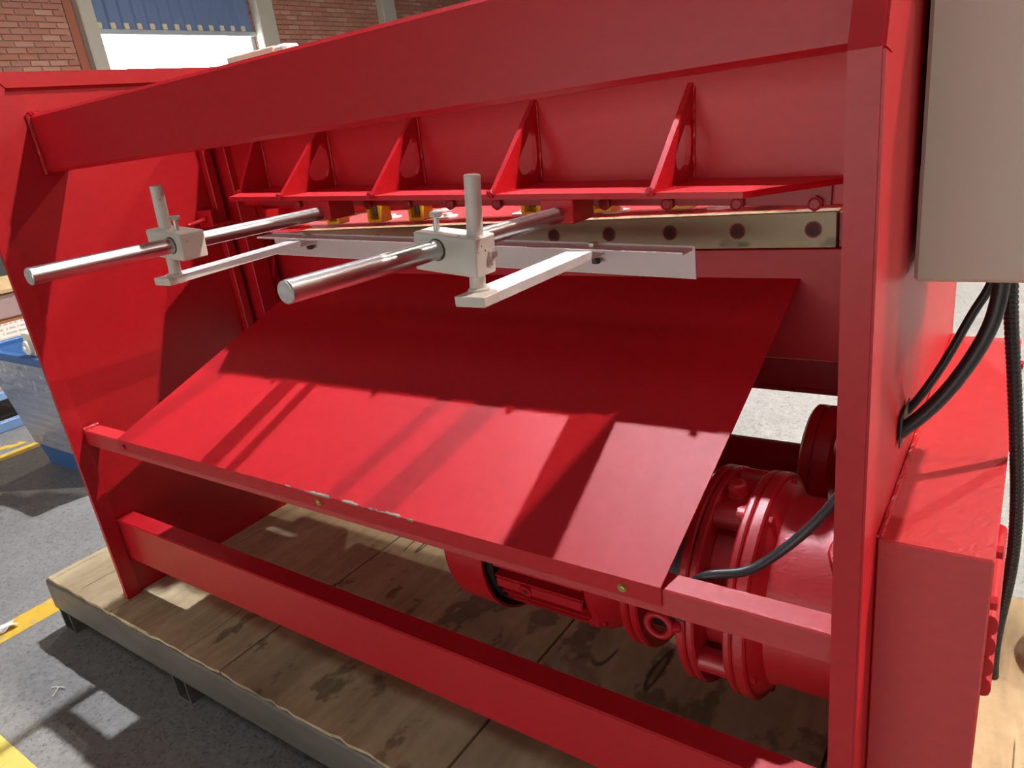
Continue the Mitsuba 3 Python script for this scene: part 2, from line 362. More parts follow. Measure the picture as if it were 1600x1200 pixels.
# ------------------------------------------------------------------ shipping pallet
ZP = -1.046
t = thing('shipping_pallet', 'low steel-edged shipping pallet decked with worn plywood sheets under the red machine', 'pallet')
seams = [-2.208, -1.372, -.752, -.20, .62]
for a, b in zip(seams[:-1], seams[1:]):
    n = 24
    rs = np.random.RandomState(int(abs(a) * 100))
    front = [(a + .003 + (b - a - .006) * i / n, -.085 - .006 * rs.rand() * (1 if 0 < i < n else 0)) for i in range(n + 1)]
    poly = Polygon(front + [(b - .003, .85), (a + .003, .85)])
    put(t + '__plywood_sheet', polyz(poly, ZP - .009 + rs.rand() * .001, ZP), 'plywood')
sk = Polygon([(-.083, -1.0585), (-.086, -1.061), (-.0885, -1.067), (-.089, -1.15), (-.087, -1.155), (-.06, -1.155), (-.06, -1.151), (-.084, -1.150), (-.084, -1.066), (-.06, -1.062), (-.03, -1.0605), (-.03, -1.0565), (-.06, -1.0565)])
put(t + '__edge_channel', polyx(sk, -2.226, .64), 'skirt_steel', label='brown-grey folded steel edge')
bk = affinity.scale(sk, -1, 1, origin=(.38, 0))
put(t + '__edge_channel', polyx(bk, -2.226, .64), 'skirt_steel', label='brown-grey folded steel edge')
for x in (-2.20, -1.375, -.75, -.20, .60):
    put(t + '__crossbeam', bbox(x - .03, x + .03, -.058, .818, -1.15, -1.0565, .003), 'skirt_steel')
leg = lambda x, y: cat_m(bbox(x - .029, x + .029, y + .052, y + .057, ZF, -1.1505, .001), bbox(x - .029, x - .024, y, y + .055, ZF, -1.1505, .001), bbox(x + .024, x + .029, y, y + .055, ZF, -1.1505, .001), bbox(x - .029, x + .029, y, y + .056, ZF, ZF + .004, .001))
for y in (-.083, .36, .78):
    for x in (-2.197, -1.602, -.95, -.30, .45):
        put(t + '__leg', leg(x, y), 'skirt_steel')

# ------------------------------------------------------------------ the guillotine shear
M = thing('guillotine_shear', 'large red plate shear seen from the back, its sloping steel chute between two side frames', 'plate shear')
FRONT = .83
outer = [(-.035, ZP), (-.035, .018), (.059, .237), (FRONT, .237), (FRONT, ZP)]
inner = [(0, ZP + .0), (0, .013), (.083, .205), (FRONT - .035, .205), (FRONT - .035, ZP)]
XL, XR = -1.852, -.134
lf = M + '__side_frame'
put(lf, polyx(Polygon([(-.02, ZP), (-.02, .016), (.066, .22), (FRONT - .01, .22), (FRONT - .01, ZP)]), XL - .022, XL - .011), 'red_paint', label='red side frame plate with a bordering edge strip, farther from the camera')
put(lf + '__edge_strip', hullm([(x, y, z) for x in (XL - .0125, XL) for y, z in [(-.035, ZP), (-.035, .018), (0, .013), (0, ZP)]]), 'red_paint')
put(lf + '__edge_strip', hullm([(x, y, z) for x in (XL - .0125, XL) for y, z in [(-.035, .018), (.059, .237), (.083, .205), (0, .013)]]), 'red_paint')
put(lf + '__edge_strip', hullm([(x, y, z) for x in (XL - .0125, XL + .003) for y, z in [(.059, .237), (FRONT, .237), (FRONT, .205), (.083, .205)]]), 'red_paint')
put(lf + '__foot_tab', bbox(XL - .045, XL - .0135, -.025, .03, ZP, ZP + .012), 'red_paint')
put(lf + '__weld_bead', weld((XL - .008, .0015, ZP + .02), (XL - .008, .0015, -.25), .0022, 90, 1), 'red_paint')
# guide rails on the inside of the far frame
for y0, y1, e in [(.505, .53, .012), (.545, .60, .05), (.615, .64, .03)]:
    put(lf + '__guide_rail', bbox(XL - .011, XL + e, y0, y1, -.62, .20, .002), 'red_paint')
put(lf + '__stop_bracket', cat_m(bbox(XL - .012, XL + .05, .455, .463, -.165, -.12, .001), bbox(XL + .0, XL + .05, .463, .52, -.165, -.157, .001), bbox(XL, XL + .008, .463, .52, -.157, -.12, .001)), 'red_paint')
put(lf + '__stop_bracket__bolt', cat_m(hexbolt((XL + .025, .455, -.142), (0, -1, 0), .009, .009), cyl((XL + .025, .455, -.142), (XL + .025, .40, -.150), .005, n=12)), 'red_paint')

rf = M + '__side_frame'
rf = put(rf, polyx(Polygon(outer), XR, -.109), 'red_paint', label='thick red side frame plate nearer to the camera')
put(rf + '__edge_strip', hullm([(x, y, z) for x in (-.1095, -.1065) for y, z in [(-.033, ZP), (-.033, .016), (.0, .011), (.0, ZP)]]), 'red_paint')
put(rf + '__edge_strip', hullm([(x, y, z) for x in (-.1095, -.1065) for y, z in [(-.033, .018), (.060, .235), (.085, .205), (0, .013)]]), 'red_paint')
put(rf + '__foot_tab', bbox(-.105, -.075, -.025, .03, ZP, ZP + .012), 'red_paint')

put(M + '__rear_beam', bbox(XL - .011, XR + .004, .115, .167, .023, .148, .006), 'red_paint')
put(M + '__rear_beam__weld_bead', weld((XL - .006, .113, .02), (XL - .006, .113, .15), .005, 30, 2), 'red_paint')
put(M + '__rear_beam__weld_bead', weld((XL - .006, .115, .150), (XL - .006, .166, .150), .006, 14, 3), 'red_paint')
put(M + '__lower_rail', bbox(XL - .011, XR + .004, .006, .054, -.946, -.828, .003), 'red_paint')
put(M + '__lower_rail__weld_bead', weld((XL - .007, .005, -.948), (XL - .007, .005, -.826), .004, 30, 4), 'red_paint')
put(M + '__chute_rail', bbox(XL - .0005, XR + .004, -.0005, .038, -.612, -.572, .002), 'red_paint_rough')
put(M + '__chute_rail__weld_bead', weld((XL + .002, .0, -.570), (XL + .002, .036, -.570), .0045, 14, 5), 'red_paint_rough')

# chute: folded sheet from the lip up to the table
cx0, cx1 = -1.68, -.34
ch = Polygon([(-.004, -.596), (-.004, -.568), (.664, -.329), (.6645, -.3315), (-.0015, -.5705), (-.0015, -.596)])
put(M + '__chute', polyx(ch, cx0, cx1), 'red_chute', label='sloping red sheet chute with scratched front lip')
for x in (-1.655, -.985, -.3937):
    put(M + '__chute__screw', cat_m(hexbolt((x, -.004, -.583), (0, -1, 0), .0055, .005), cyl((x, -.004, -.583), (x, -.0055, -.583), .0065, n=20)), 'red_paint' if x < -1.5 else 'brass_screw')

# ram with the upper blade, raked: local coordinates x from the middle, z from the flange top
RAKE = math.degrees(math.atan(.0436)); RX, RZ = -.99, -.1135
def ram(m):
    m = roty(m, RAKE, [0, 0, 0]); m.vertices = m.vertices + [RX, 0, RZ]; return m
fl = Polygon([(-.631, .40), (.631, .40), (.76, .57), (.76, .62), (-.76, .62), (-.76, .57)])
R_ = M + '__blade_ram'
put(R_, cat_m(ram(bbox(-.845, .845, .565, .583, -.046, .25, .002))), 'red_paint', label='raked red ram carrying the upper blade')
put(R_ + '__flange', ram(polyz(fl, -.010, 0)), 'red_paint')
hole = Polygon([(.4885, .045), (.4915, .030), (.500, .022), (.530, .020), (.545, .026), (.553, .04), (.556, .06), (.553, .09), (.546, .104), (.536, .100), (.520, .082), (.500, .062)]).buffer(.004, quad_segs=4).buffer(-.004)
rib = Polygon([(.396, .0), (.404, .0), (.555, .0), (.5655, .0), (.5655, .152), (.5655, .158)]).difference(hole)
for xw in (-1.422, -1.130, -.822, -.506):
    put(R_ + '__rib', ram(polyx(rib, xw - RX - .005, xw - RX + .005)), 'red_paint')
put(R_ + '__rib', ram(polyx(Polygon([(.47, 0), (.5655, 0), (.5655, .158)]), -1.675 - RX - .005, -1.675 - RX + .005)), 'red_paint')
for i in range(5):
    xw = [-1.675, -1.422, -1.130, -.822, -.506][i]
    put(R_ + '__weld_bead', ram(weld((xw - RX + .007, .5635, .003), (xw - RX + .007, .5635, .15), .0026, 24, 20 + i)), 'red_paint')
    put(R_ + '__weld_bead', ram(weld((xw - RX, .398 if i else .472, .002), (xw - RX, .392 if i else .466, .001), .007, 6, 30 + i)), 'red_paint')
put(R_ + '__upper_blade', ram(bbox(-.72, .72, .583, .6475, -.048, -.02, .001)), 'red_shaded', label='upper blade holder with shade painted into its red')
put(R_ + '__blade_clamp', ram(bbox(-.722, .722, .558, .567, -.046, -.010, .001)), 'red_shaded')
for i in range(11):
    x = -.291 - i * .1265
    put(R_ + '__blade_bolt', ram(hexbolt((x - RX, .558, -.0415), (0, -1, 0), .0125, .012)), 'red_shaded')
# rod holders under the flange
for x in (-1.301, -.685):
    put(R_ + '__rod_holder', ram(bbox(x - RX - .033, x - RX + .033, .400, .475, -.052, -.0095, .0015)), 'red_paint')

# lower blade, table
Bk = M + '__lower_blade'
put(Bk, bbox(-1.705, -.281, .650, .688, -.277, -.2145, .001), 'blade_steel', label='brass-toned steel lower blade with a row of countersunk screws')
for i in range(11):
    x = -.319 - i * .1342
    ring = trimesh.creation.annulus(r_min=.005, r_max=.0135, height=.001, sections=28)
    rr = ring.copy(); v = rr.vertices; rr.vertices = np.stack([v[:, 0] + x, .6492 + v[:, 2], v[:, 1] - .2445], 1)
    put(Bk + '__screw', cat_m(rr, cyl((x, .6494, -.2445), (x, .6502, -.2445), .006, n=6)), 'hole_dark')
    put(Bk + '__screw__rim', (lambda q: (q))(trimesh.Trimesh(np.stack([(w := trimesh.creation.annulus(r_min=.0128, r_max=.0148, height=.0012, sections=28)).vertices[:, 0] + x, .649 + w.vertices[:, 2], w.vertices[:, 1] - .2445], 1), w.faces, process=False)), 'red_shaded')
put(M + '__table', cat_m(bbox(XL - .011, XR + .002, .689, .74, -.487, -.225, .002), bbox(XL - .011, XR + .002, .652, .72, -.49, -.279, .002)), 'red_paint', label='red fixed table beam behind the lower blade')
for x0, x1 in ((XL - .005, -1.7065), (-.2795, XR + .002)):
    put(M + '__table__added_end_block', bbox(x0, x1, .660, .6885, -.2785, -.2165, .0015), 'red_shaded')  # added to stop lamp light leaking past the blade ends
put(M + '__table__lower_flange', cat_m(bbox(XL - .011, XR + .002, .70, .86, -.577, -.565, .002), bbox(XL - .011, XR + .002, .70, .712, -.566, -.485, .002)), 'red_shaded')
put(M + '__table__top_plate', polyz(Polygon([(XL - .01, .689), (XR + .002, .689), (XR + .002, .83), (-.22, .83), (-.22, 1.22), (-1.76, 1.22), (-1.76, .83), (XL - .01, .83)]), -.225, -.2155), 'red_paint')
for i, (x, y, r) in enumerate([(-1.515, .835, .030), (-1.278, .800, .030), (-1.40, .93, .03), (-1.03, .80, .03), (-.76, .765, .03), (-.52, .76, .03)]):
    put(M + '__table__round_plate', cat_m(cyl((x, y, -.2155), (x, y, -.2125), r, n=36), cyl((x + .004, y, -.2125), (x + .004, y, -.205), .012, n=20), hexbolt((x - .014, y + .006, -.2125), (0, 0, 1), .004, .004)), 'white_disc', label='white round plate with bolts')
HD = M + '__hold_down_beam'
put(HD, bbox(XL - .01, XR + .002, .75, .79, -.185, -.068, .003), 'red_paint', label='red hold-down beam on the table side')
put(HD + '__light_stop_plate', bbox(XL - .01, XR + .002, .671, .681, -.15, .12, .002), 'red_paint')  # unseen plate added to keep lamp light off the chute
for x in (-1.62, -1.454, -1.304, -.95, -.768, -.59, -.42):
    put(HD + '__yellow_guard', cat_m(bbox(x - .026, x - .016,   .7085, .7505, -.208, -.111, .002), bbox(x + .016, x + .026,   .7085, .7505, -.208, -.111, .002), bbox(x - .026, x + .026, .744, .7495, -.208, -.111, .002), bbox(x - .026, x + .026,   .7085, .7505, -.2085, -.200, .002)), 'yellow_plastic', label='yellow plastic hold-down guard')
    put(HD + '__yellow_guard__plunger', cat_m(cyl((x, .724, -.19), (x, .724, -.111), .010, n=18)), 'bolt_black')

# main shaft and its disc
put(M + '__main_shaft', cyl((XL - .01, .60, -.686), (XR + .002, .60, -.686), .0425, n=48), 'red_shaded', smooth=40)
put(M + '__main_shaft__disc', lathe_x([(-.305, .0), (-.305, .115), (-.300, .122), (-.284, .122), (-.283, .118), (-.280, .118), (-.279, .122), (-.255, .122), (-.250, .115), (-.250, 0)], .60, -.686, 64), 'red_paint', smooth=30)

# drive cover on the near side
put(M + '__drive_cover', cat_m(bbox(-.1085, -.001, .056, .80, ZP, -.473, .002)), 'red_paint_rough', label='tall red sheet-metal drive cover')
put(M + '__drive_cover__weld_bead', weld((-.106, .058, -.472), (-.106, .80, -.472), .0035, 120, 8), 'red_paint')
for y, z in ((.735, -.50), (.40, -.50), (.12, -.50), (.075, -.535)):
    put(M + '__drive_cover__bolt', hexbolt((-.001, y, z), (1, 0, 0), .008, .007), 'red_paint')
for i in range(4):
    z = -.575 - i * .028
    lp = Polygon([(-.0015, z - .0125)] + [(-.001 + .0095 * math.sin(u) ** .6, z - .0125 * math.cos(u)) for u in np.linspace(.1, math.pi - .1, 9)] + [(-.0015, z + .0125)])
    put(M + '__drive_cover__louvre', polyy(lp, .09, .29), 'red_paint')

# ------------------------------------------------------------------ back gauge
G = thing('back_gauge', 'back gauge with two steel rods, grey clamp blocks and an angle-bar fence', 'back gauge')
rods = [(-1.301, -.208, -.134, .42, -.1372), (-.685, -.194, -.148, .42, -.1645)]
for x, y0, z0, y1, z1 in rods:
    r = put(G + '__rod', cyl((x, y0, z0), (x, y1, z1), .0142, n=48, bev=.0012), 'bright_steel', smooth=40, label='bright steel round rod')
    put(r + '__end_face', cyl((x, y0 - .0004, z0), (x, y0 + .001, z0), .0128, n=40), 'rod_end')
def block(name, cx, cz, y0, y1, w, h, tilt, holes):
    m = bbox(cx - w / 2, cx + w / 2, y0, y1, cz - h / 2, cz + h / 2, .002)
    return roty(m, tilt, [cx, 0, cz])
gb = []
for i, (cx, cz, y0, y1, w, h, tilt, px, bx) in enumerate([(-1.325, -.1345, .040, .092, .108, .050, 6.0, -.028, .010), (-.6725, -.1625, .071, .117, .112, .055, 6.5, .0385, -.030)]):
    b = put(G + '__clamp_block', block('', cx, cz, y0, y1, w, h, tilt, None), 'grey_paint', label='grey painted clamp block')
    yc = (y0 + y1) / 2
    c3 = [cx, 0, cz]
    # black ring painting the shadow gap between rod and bore
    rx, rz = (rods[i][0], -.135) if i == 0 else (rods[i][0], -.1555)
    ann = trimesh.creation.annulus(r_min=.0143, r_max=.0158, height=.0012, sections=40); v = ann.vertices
    put(b + '__bore_shadow', trimesh.Trimesh(np.stack([v[:, 0] + rx, y0 - .0004 + v[:, 2], v[:, 1] + rz], 1), ann.faces, process=False), 'bolt_black')
    top, bot = (.104, -.066) if i == 0 else (.108, -.056)
    p = roty(cyl((cx + px, yc, cz + bot), (cx + px, yc, cz + top), .0115, n=32, bev=.001), tilt, c3)
    put(G + '__vertical_post', p, 'grey_paint', smooth=40)
    bl = cat_m(cyl((cx + bx, yc, cz + h / 2 - .001), (cx + bx, yc, cz + h / 2 + .020), .0042, n=16), cyl((cx + bx, yc, cz + h / 2 + .019), (cx + bx, yc, cz + h / 2 + .026), .0095, n=6, bev=.0008))
    for q in range(7):
        zz = cz + h / 2 + .002 + q * .0024
        bl = cat_m(bl, cyl((cx + bx, yc, zz), (cx + bx, yc, zz + .0012), .0048, n=16))
    put(b + '__lock_bolt', roty(bl, tilt, c3), 'bolt_zinc')
    if i == 1:
        put(b + '__side_bolt', roty(hexbolt((cx + w / 2, yc + .012, cz + .0), (1, 0, 0), .008, .007), tilt, c3), 'bolt_zinc')
    else:
        put(b + '__side_bolt', roty(hexbolt((cx - w / 2, yc - .004, cz - .005), (-1, 0, 0), .008, .007), tilt, c3), 'brass_screw')
# arms: flat bars along y
arms = [((-1.388, -1.337), .036, -.197, .403, -.1885), ((-.652, -.601), .055, -.2185, .403, -.2195)]
for i, ((x0, x1), y0, z0, y1, z1) in enumerate(arms):
    a = hullm([(x, y, z + dz) for x in (x0, x1) for (y, z) in ((y0, z0), (y1, z1)) for dz in (-.0135, 0)] )
    put(G + '__arm', a, 'white_bar', label='white flat-bar arm')
    put(G + '__arm__grey_foot' if i == 0 else G + '__arm_001__grey_foot', bbox(x0 - .0006, x1 + .0006, y0 - .0006, y0 + .036, z0 - .0141, z0 + .0006, .0012), 'grey_paint', label='grey painted foot end')
    xc = (x0 + x1) / 2
    px = [-1.363, -.638][i]
    yc = [.066, .094][i]
    wr = trimesh.creation.torus(.0125, .0035, major_sections=28, minor_sections=8); wr.vertices = wr.vertices + [px, yc, z0 + .0015]
    put(G + ('__vertical_post' if i == 0 else '__vertical_post_001') + '__weld_bead', wr, 'grey_paint')
# fence: raked angle bar
def fz(x): return -.178 - .0440 * (x + 1.494)
fx0, fx1 = -1.494, -.4435
fen = hullm([(x, y, fz(x) + dz) for x in (fx0, fx1) for y in (.362, .408) for dz in (-.004, 0)])
leg_ = hullm([(x, y, fz(x) + dz) for x in (fx0 + .006, fx1 + .004) for y in (.404, .408) for dz in (-.051, 0.003)])
put(G + '__fence', cat_m(fen, leg_), 'white_bar', label='white angle-bar fence')
for i, x in enumerate((-1.3625, -.6265)):
    put(G + '__fence__bolt', cat_m(hexbolt((x + .012, .390, fz(x)), (0, 0, 1), .0085, .0065)), 'bolt_zinc')
    put(G + '__fence__bolt', cat_m(hexbolt((x + .014, .392, fz(x) - .023), (0, 0, -1), .0085, .008)), 'bolt_black')

# ------------------------------------------------------------------ gear motor
Q = thing('gear_motor', 'red geared electric motor lying on its side under the chute', 'motor')
ya, za = .30, -.745
GS, GO = .968, np.array([0, .268, -.721])          # built at full size around (0, ya, za), set in place a little smaller
def gput(key, m, *a, **k):
    m = m.copy(); m.vertices = (m.vertices - np.array([0, ya, za])) * GS + GO
    return put(key, m, *a, **k)
def ringx(x0, x1, r, rin=0.0, bev=.003):
    return lathe_x([(x0, rin), (x0, r - bev), (x0 + bev, r), (x1 - bev, r), (x1, r - bev), (x1, rin)], ya, za, 72)
gput(Q + '__fan_cover', lathe_x([(-.862, 0), (-.862, .10), (-.860, .140), (-.852, .156), (-.840, .163), (-.757, .165), (-.757, .160), (-.84, .158), (-.85, .0)], ya, za, 64), 'red_paint', smooth=35)
gput(Q + '__fan_gap', ringx(-.762, -.748, .150), 'motor_black', smooth=30)
core = ringx(-.75, -.535, .122)
gput(Q + '__motor_body', core, 'red_paint', smooth=30)
for i in range(40):
    a = 2 * math.pi * i / 40
    ca, sa = math.cos(a), math.sin(a)
    o = np.array([0, ya, za]); e = np.array([0, ca, sa]); s = np.array([0, -sa, ca])
    P = [o + np.array([x, 0, 0]) + e * r + s * w for x in (-.745, -.56) for r, ww in ((.118, .0028), (.148, .0018)) for w in (-ww, ww)]
    gput(Q + '__motor_body__cooling_fin', hullm(P), 'red_paint')
for a_ in (195, 345):
    a = math.radians(a_); e = np.array([0, math.cos(a), math.sin(a)])
    o = np.array([-.68, ya, za])
    gput(Q + '__motor_body__lug', cat_m(cyl(o + e * .12, o + e * .152, .013, n=24), bbox(-.745, -.565, ya + e[1] * .146 - .004, ya + e[1] * .146 + .004, za + e[2] * .146 - .010, za + e[2] * .146 + .010, .002)), 'red_paint')
    gput(Q + '__motor_body__lug__bolt_hole', cyl(o + e * .1515, o + e * .1527, .005, n=16), 'bolt_black')
gput(Q + '__end_bell', lathe_x([(-.56, 0), (-.56, .142), (-.545, .145), (-.52, .132), (-.505, .118), (-.490, .115), (-.485, .115), (-.485, 0)], ya, za, 64), 'red_paint', smooth=35)
for a_ in (170, 215, 260):
    a = math.radians(a_); e = np.array([0, math.cos(a), math.sin(a)]); o = np.array([-.558, ya, za]) + e * .140
    gput(Q + '__end_bell__bolt', cat_m(bbox(o[0] - .010, o[0] + .014, o[1] - .010, o[1] + .010, o[2] - .010, o[2] + .010, .003), hexbolt(o + [.014, 0, 0], (1, 0, 0), .007, .008)), 'red_paint')
gput(Q + '__motor_flange', cat_m(ringx(-.490, -.475, .153), ringx(-.4735, -.458, .153)), 'red_paint', smooth=30)
gput(Q + '__coupling_neck', ringx(-.46, -.375, .115), 'motor_black', smooth=30)
gput(Q + '__gear_flange', cat_m(ringx(-.384, -.3695, .178), ringx(-.368, -.355, .178)), 'red_paint_rough', smooth=30)
gput(Q + '__gear_flange', cat_m(ringx(-.312, -.2995, .179), ringx(-.298, -.279, .180)), 'red_paint_rough', smooth=30)
gput(Q + '__gear_core', ringx(-.357, -.311, .130), 'red_paint_rough', smooth=30)
for i in range(8):
    a = 2 * math.pi * (i + .5) / 8; e = np.array([0, math.cos(a), math.sin(a)]); o = np.array([0, ya, za]) + e * .158
    gput(Q + '__gear_core__boss', cyl(o + [-.358, 0, 0], o + [-.309, 0, 0], .0185, n=24), 'red_paint_rough', smooth=35)
for i in range(8):
    a = 2 * math.pi * (i + .5) / 8; e = np.array([0, math.cos(a), math.sin(a)]); o = np.array([0, ya, za]) + e * .163
    gput(Q + '__gear_flange_001__bolt', hexbolt(o + [-.279, 0, 0], (1, 0, 0), .009, .009), 'red_paint')
a = math.radians(97); e = np.array([0, math.cos(a), math.sin(a)]); o = np.array([-.337, ya, za])
gput(Q + '__filler_plug', cat_m(hullm([o + e * rr + np.array([xx, 0, 0]) + np.array([0, -e[2], e[1]]) * tt for rr in (.12, .165) for xx in (-.022, .027) for tt in (-.04, .04)]), cyl(o + e * .16, o + e * .169, .018, n=24), hexbolt(o + e * .169, e, .0155, .017)), 'red_paint_rough')
gput(Q + '__output_housing', lathe_x([(-.281, 0), (-.281, .172), (-.272, .165), (-.262, .150), (-.250, .147), (-.135, .147), (-.135, 0)], ya, za, 72), 'red_paint_rough', smooth=35)
a = math.radians(122); e = np.array([0, math.cos(a), math.sin(a)]); o = np.array([-.158, ya, za])
gput(Q + '__inspection_cap', cat_m(cyl(o + e * .14, o + e * .170, .032, n=32, bev=.003), cyl(o + e * .169, o + e * .175, .024, n=32)), 'red_paint_rough')
tor = trimesh.creation.torus(.019, .0055, major_sections=36, minor_sections=12)
tor.apply_transform(trimesh.transformations.rotation_matrix(math.radians(90), [1, 0, 0])); tor.vertices = tor.vertices + [-.405, .115, -.733]
gput(Q + '__eye_bolt', cat_m(tor, cyl((-.387, .118, -.733), (-.378, .125, -.733), .010, n=16)), 'red_paint')
gput(Q + '__spring_stud', cat_m(*[cyl((-.158 + i * .003, .13, -.86), (-.1565 + i * .003, .13, -.86), .009, n=14) for i in range(6)]), 'red_paint')

# ------------------------------------------------------------------ control box and cables
C = thing('control_box', 'tall beige steel control box hung on the outside of the near side frame', 'control box')
put(C + '__body', bbox(-.1025, .032, .17, .40, -.217, .20, .004), 'cabinet_beige', smooth=False)
for z in (-.15, .10): put(C + '__mounting_bracket', bbox(-.1085, -.1022, .21, .36, z, z + .05, .001), 'red_shaded')
for x, y in ((-.0235, .215), (-.0335, .25), (-.0175, .283)): put(C + '__cable_gland', cyl((x, y, -.225), (x, y, -.216), .009, n=24), 'rubber_black')
k = put('power_cable', tube(spline([(-.0235, .215, -.216), (-.0245, .214, -.238), (-.0285, .21, -.268), (-.042, .205, -.307), (-.064, .198, -.349), (-.0885, .188, -.381), (-.104, .180, -.396), (-.1085, .177, -.400)], 60), .0083, 16), 'rubber_black', smooth=60)
labels[k] = {'label': 'thicker black cable curving from the control box into the frame slot', 'category': 'cable'}
k = put('power_cable', tube(spline([(-.0335, .250, -.216), (-.035, .250, -.238), (-.046, .248, -.264), (-.066, .243, -.314), (-.0885, .233, -.362), (-.105, .222, -.388), (-.1085, .219, -.392)], 60), .0050, 14), 'rubber_black', smooth=60)
labels[k] = {'label': 'thinner black cable running just above the thicker one into the frame slot', 'category': 'cable'}
k = put('cable_conduit', tube(spline([(-.0175, .28, -.216), (-.0165, .28, -.246), (-.007, .285, -.334), (.006, .30, -.45), (.015, .315, -.555), (.0165, .33, -.66), (.012, .34, -.735), (.0095, .35, -.80), (.012, .36, -.86)], 420), .0074, 16, ridge=.05), 'rubber_black', smooth=False)
labels[k] = {'label': 'black corrugated conduit hanging from the control box down beside the drive cover', 'category': 'conduit'}
k = put('motor_cable', tube(spline([(-.345, .058, -.66), (-.328, .050, -.605), (-.297, .050, -.571), (-.262, .066, -.567), (-.228, .088, -.548), (-.193, .105, -.512), (-.160, .110, -.462), (-.1335, .1145, -.416)], 70), .0062, 16), 'cable_grey', smooth=60)
labels[k] = {'label': 'dark grey cable arching over the gear motor to the near side frame', 'category': 'cable'}
k = put('cable_slot_sleeve', bbox(-.1066, -.1048, .164, .232, -.414, -.376, .0006), 'bolt_black', label='black slot sleeve where two cables enter the near side frame', cat='cable sleeve')

# small things on and around the machine
J = thing('junction_box', 'small cream box with white end on top of the far side frame', 'box')
put(J + '__body', bbox(-1.945, -1.735, .725, .79, .2375, .2725, .003), 'cream_box')
put(J + '__end_cap', bbox(-1.7345, -1.69, .728, .787, .2375, .2735, .008), 'white_disc', label='white end cap')

k = put('cable_coil', cat_m(*[(lambda tt, i: (setattr(tt, 'vertices', tt.vertices + [.185, .70, ZP + .014 + i * .02]), tt)[1])(trimesh.creation.torus(.10, .013, major_sections=48, minor_sections=12), i) for i in range(4)]), 'rubber_black', smooth=60)
labels[k] = {'label': 'black coil of cable standing on the plywood right of the drive cover', 'category': 'cable coil'}

# ------------------------------------------------------------------ things across the aisle at the left
B = thing('parts_bin', 'blue parts bin wrapped in grey film, on the floor beyond the far frame', 'bin')
bx, by = -3.62, .52
def frus(x0, x1, y0, y1, X0, X1, Y0, Y1, z0, z1):
    return hullm([(x0, y0, z0), (x1, y0, z0), (x0, y1, z0), (x1, y1, z0), (X0, Y0, z1), (X1, Y0, z1), (X0, Y1, z1), (X1, Y1, z1)])
def shellbox(lo, hi, z0, z1, t):
    o = frus(*lo, *hi, z0, z1)
    i = frus(lo[0] + t, lo[1] - t, lo[2] + t, lo[3] - t, hi[0] + t, hi[1] - t, hi[2] + t, hi[3] - t, z0 + t, z1 + .02)
    return trimesh.boolean.difference([o, i], engine='manifold')
mat('bin_blue', principled((0.035, 0.115, 0.30), .4))
def film_fn(p, n, uv):
    st = fbm(p.x * 7, p.y * 7, p.z * 55, 3); cr = smoothstep(0.60, 0.74, fbm(p.x * 40, p.y * 40, p.z * 30, 3)) * smoothstep(-0.98 + Z0, -0.70 + Z0, p.z)
    return mix(mix((0.17, 0.19, 0.25), (0.31, 0.33, 0.39), st), (0.55, 0.56, 0.60), cr * .55)
def film_bump(p, n, uv):
    return fbm(p.x * 25, p.y * 25, p.z * 40, 3) * 0.006
mat('stretch_film', principled(proc(film_fn), .22, spec=.7, bump=proc(film_bump)))
lo, hi = (-3.70, -3.10, .52, 1.10), (-3.78, -3.02, .44, 1.18)
put(B + '__body', shellbox(lo, hi, ZF + .0, -.66, .012), 'bin_blue')
put(B + '__rim', cat_m(bbox(-3.80, -3.0, .42, .455, -.675, -.64, .004), bbox(-3.80, -3.0, 1.165, 1.20, -.675, -.64, .004), bbox(-3.80, -3.765, .456, 1.164, -.675, -.64, .004), bbox(-3.035, -3.0, .456, 1.164, -.675, -.64, .004)), 'bin_blue')
w0 = .25
def lerp4(a, b, t): return tuple(p + (q - p) * t for p, q in zip(a, b))
def grow(q, g): return (q[0] - g, q[1] + g, q[2] - g, q[3] + g)
f_lo, f_hi = grow(lerp4(lo, hi, .22), .006), grow(lerp4(lo, hi, .97), .006)
fo = frus(*f_lo, *f_hi, ZF + .11, -.677); fi = frus(*grow(f_lo, -.005), *grow(f_hi, -.005), ZF + .10, -.67)
put(B + '__stretch_film', trimesh.boolean.difference([fo, fi], engine='manifold'), 'stretch_film', label='grey wrinkled stretch film')
W = thing('caster_plate', 'cream bracket with a round white caster wheel lying on the rim of the blue bin', 'caster')
put(W + '__bracket', bbox(-3.30, -3.17, .448, .47, -.6395, -.545, .004), 'cream_box')
put(W + '__wheel', cat_m(cyl((-3.25, .449, -.603), (-3.25, .430, -.603), .030, n=32, bev=.004), cyl((-3.25, .431, -.603), (-3.25, .422, -.603), .011, n=20)), 'white_disc')

# blue steel stillage with goods
S = thing('steel_stillage', 'low blue steel stillage loaded with boxes beyond the blue bin', 'stillage')
mat('steel_blue_pale', principled((0.20, 0.32, 0.52), .45))
sx0, sx1, sy0, sy1 = -5.6, -4.47, .05, 1.9
for x in (sx1 - .05, sx0):
    put(S + '__bottom_rail', bbox(x, x + .05, sy0, sy1, ZF, ZF + .055, .004), 'steel_blue_pale')
    put(S + '__top_rail', bbox(x, x + .05, sy0, sy1, ZF + .17, ZF + .215, .004), 'steel_blue_pale')
for y in (.10, .95, 1.8):
    put(S + '__post', bbox(sx1 - .048, sx1 - .004, y, y + .05, ZF + .054, ZF + .171, .003), 'steel_blue_pale')
    put(S + '__post', bbox(sx0 + .004, sx0 + .048, y, y + .05, ZF + .054, ZF + .171, .003), 'steel_blue_pale')
for i, y in enumerate(np.arange(.10, 1.85, .25)):
    put(S + '__deck_board', bbox(sx0, sx1 - .02, y, y + .16, ZF + .2155, ZF + .24, .003), 'plywood_edge')
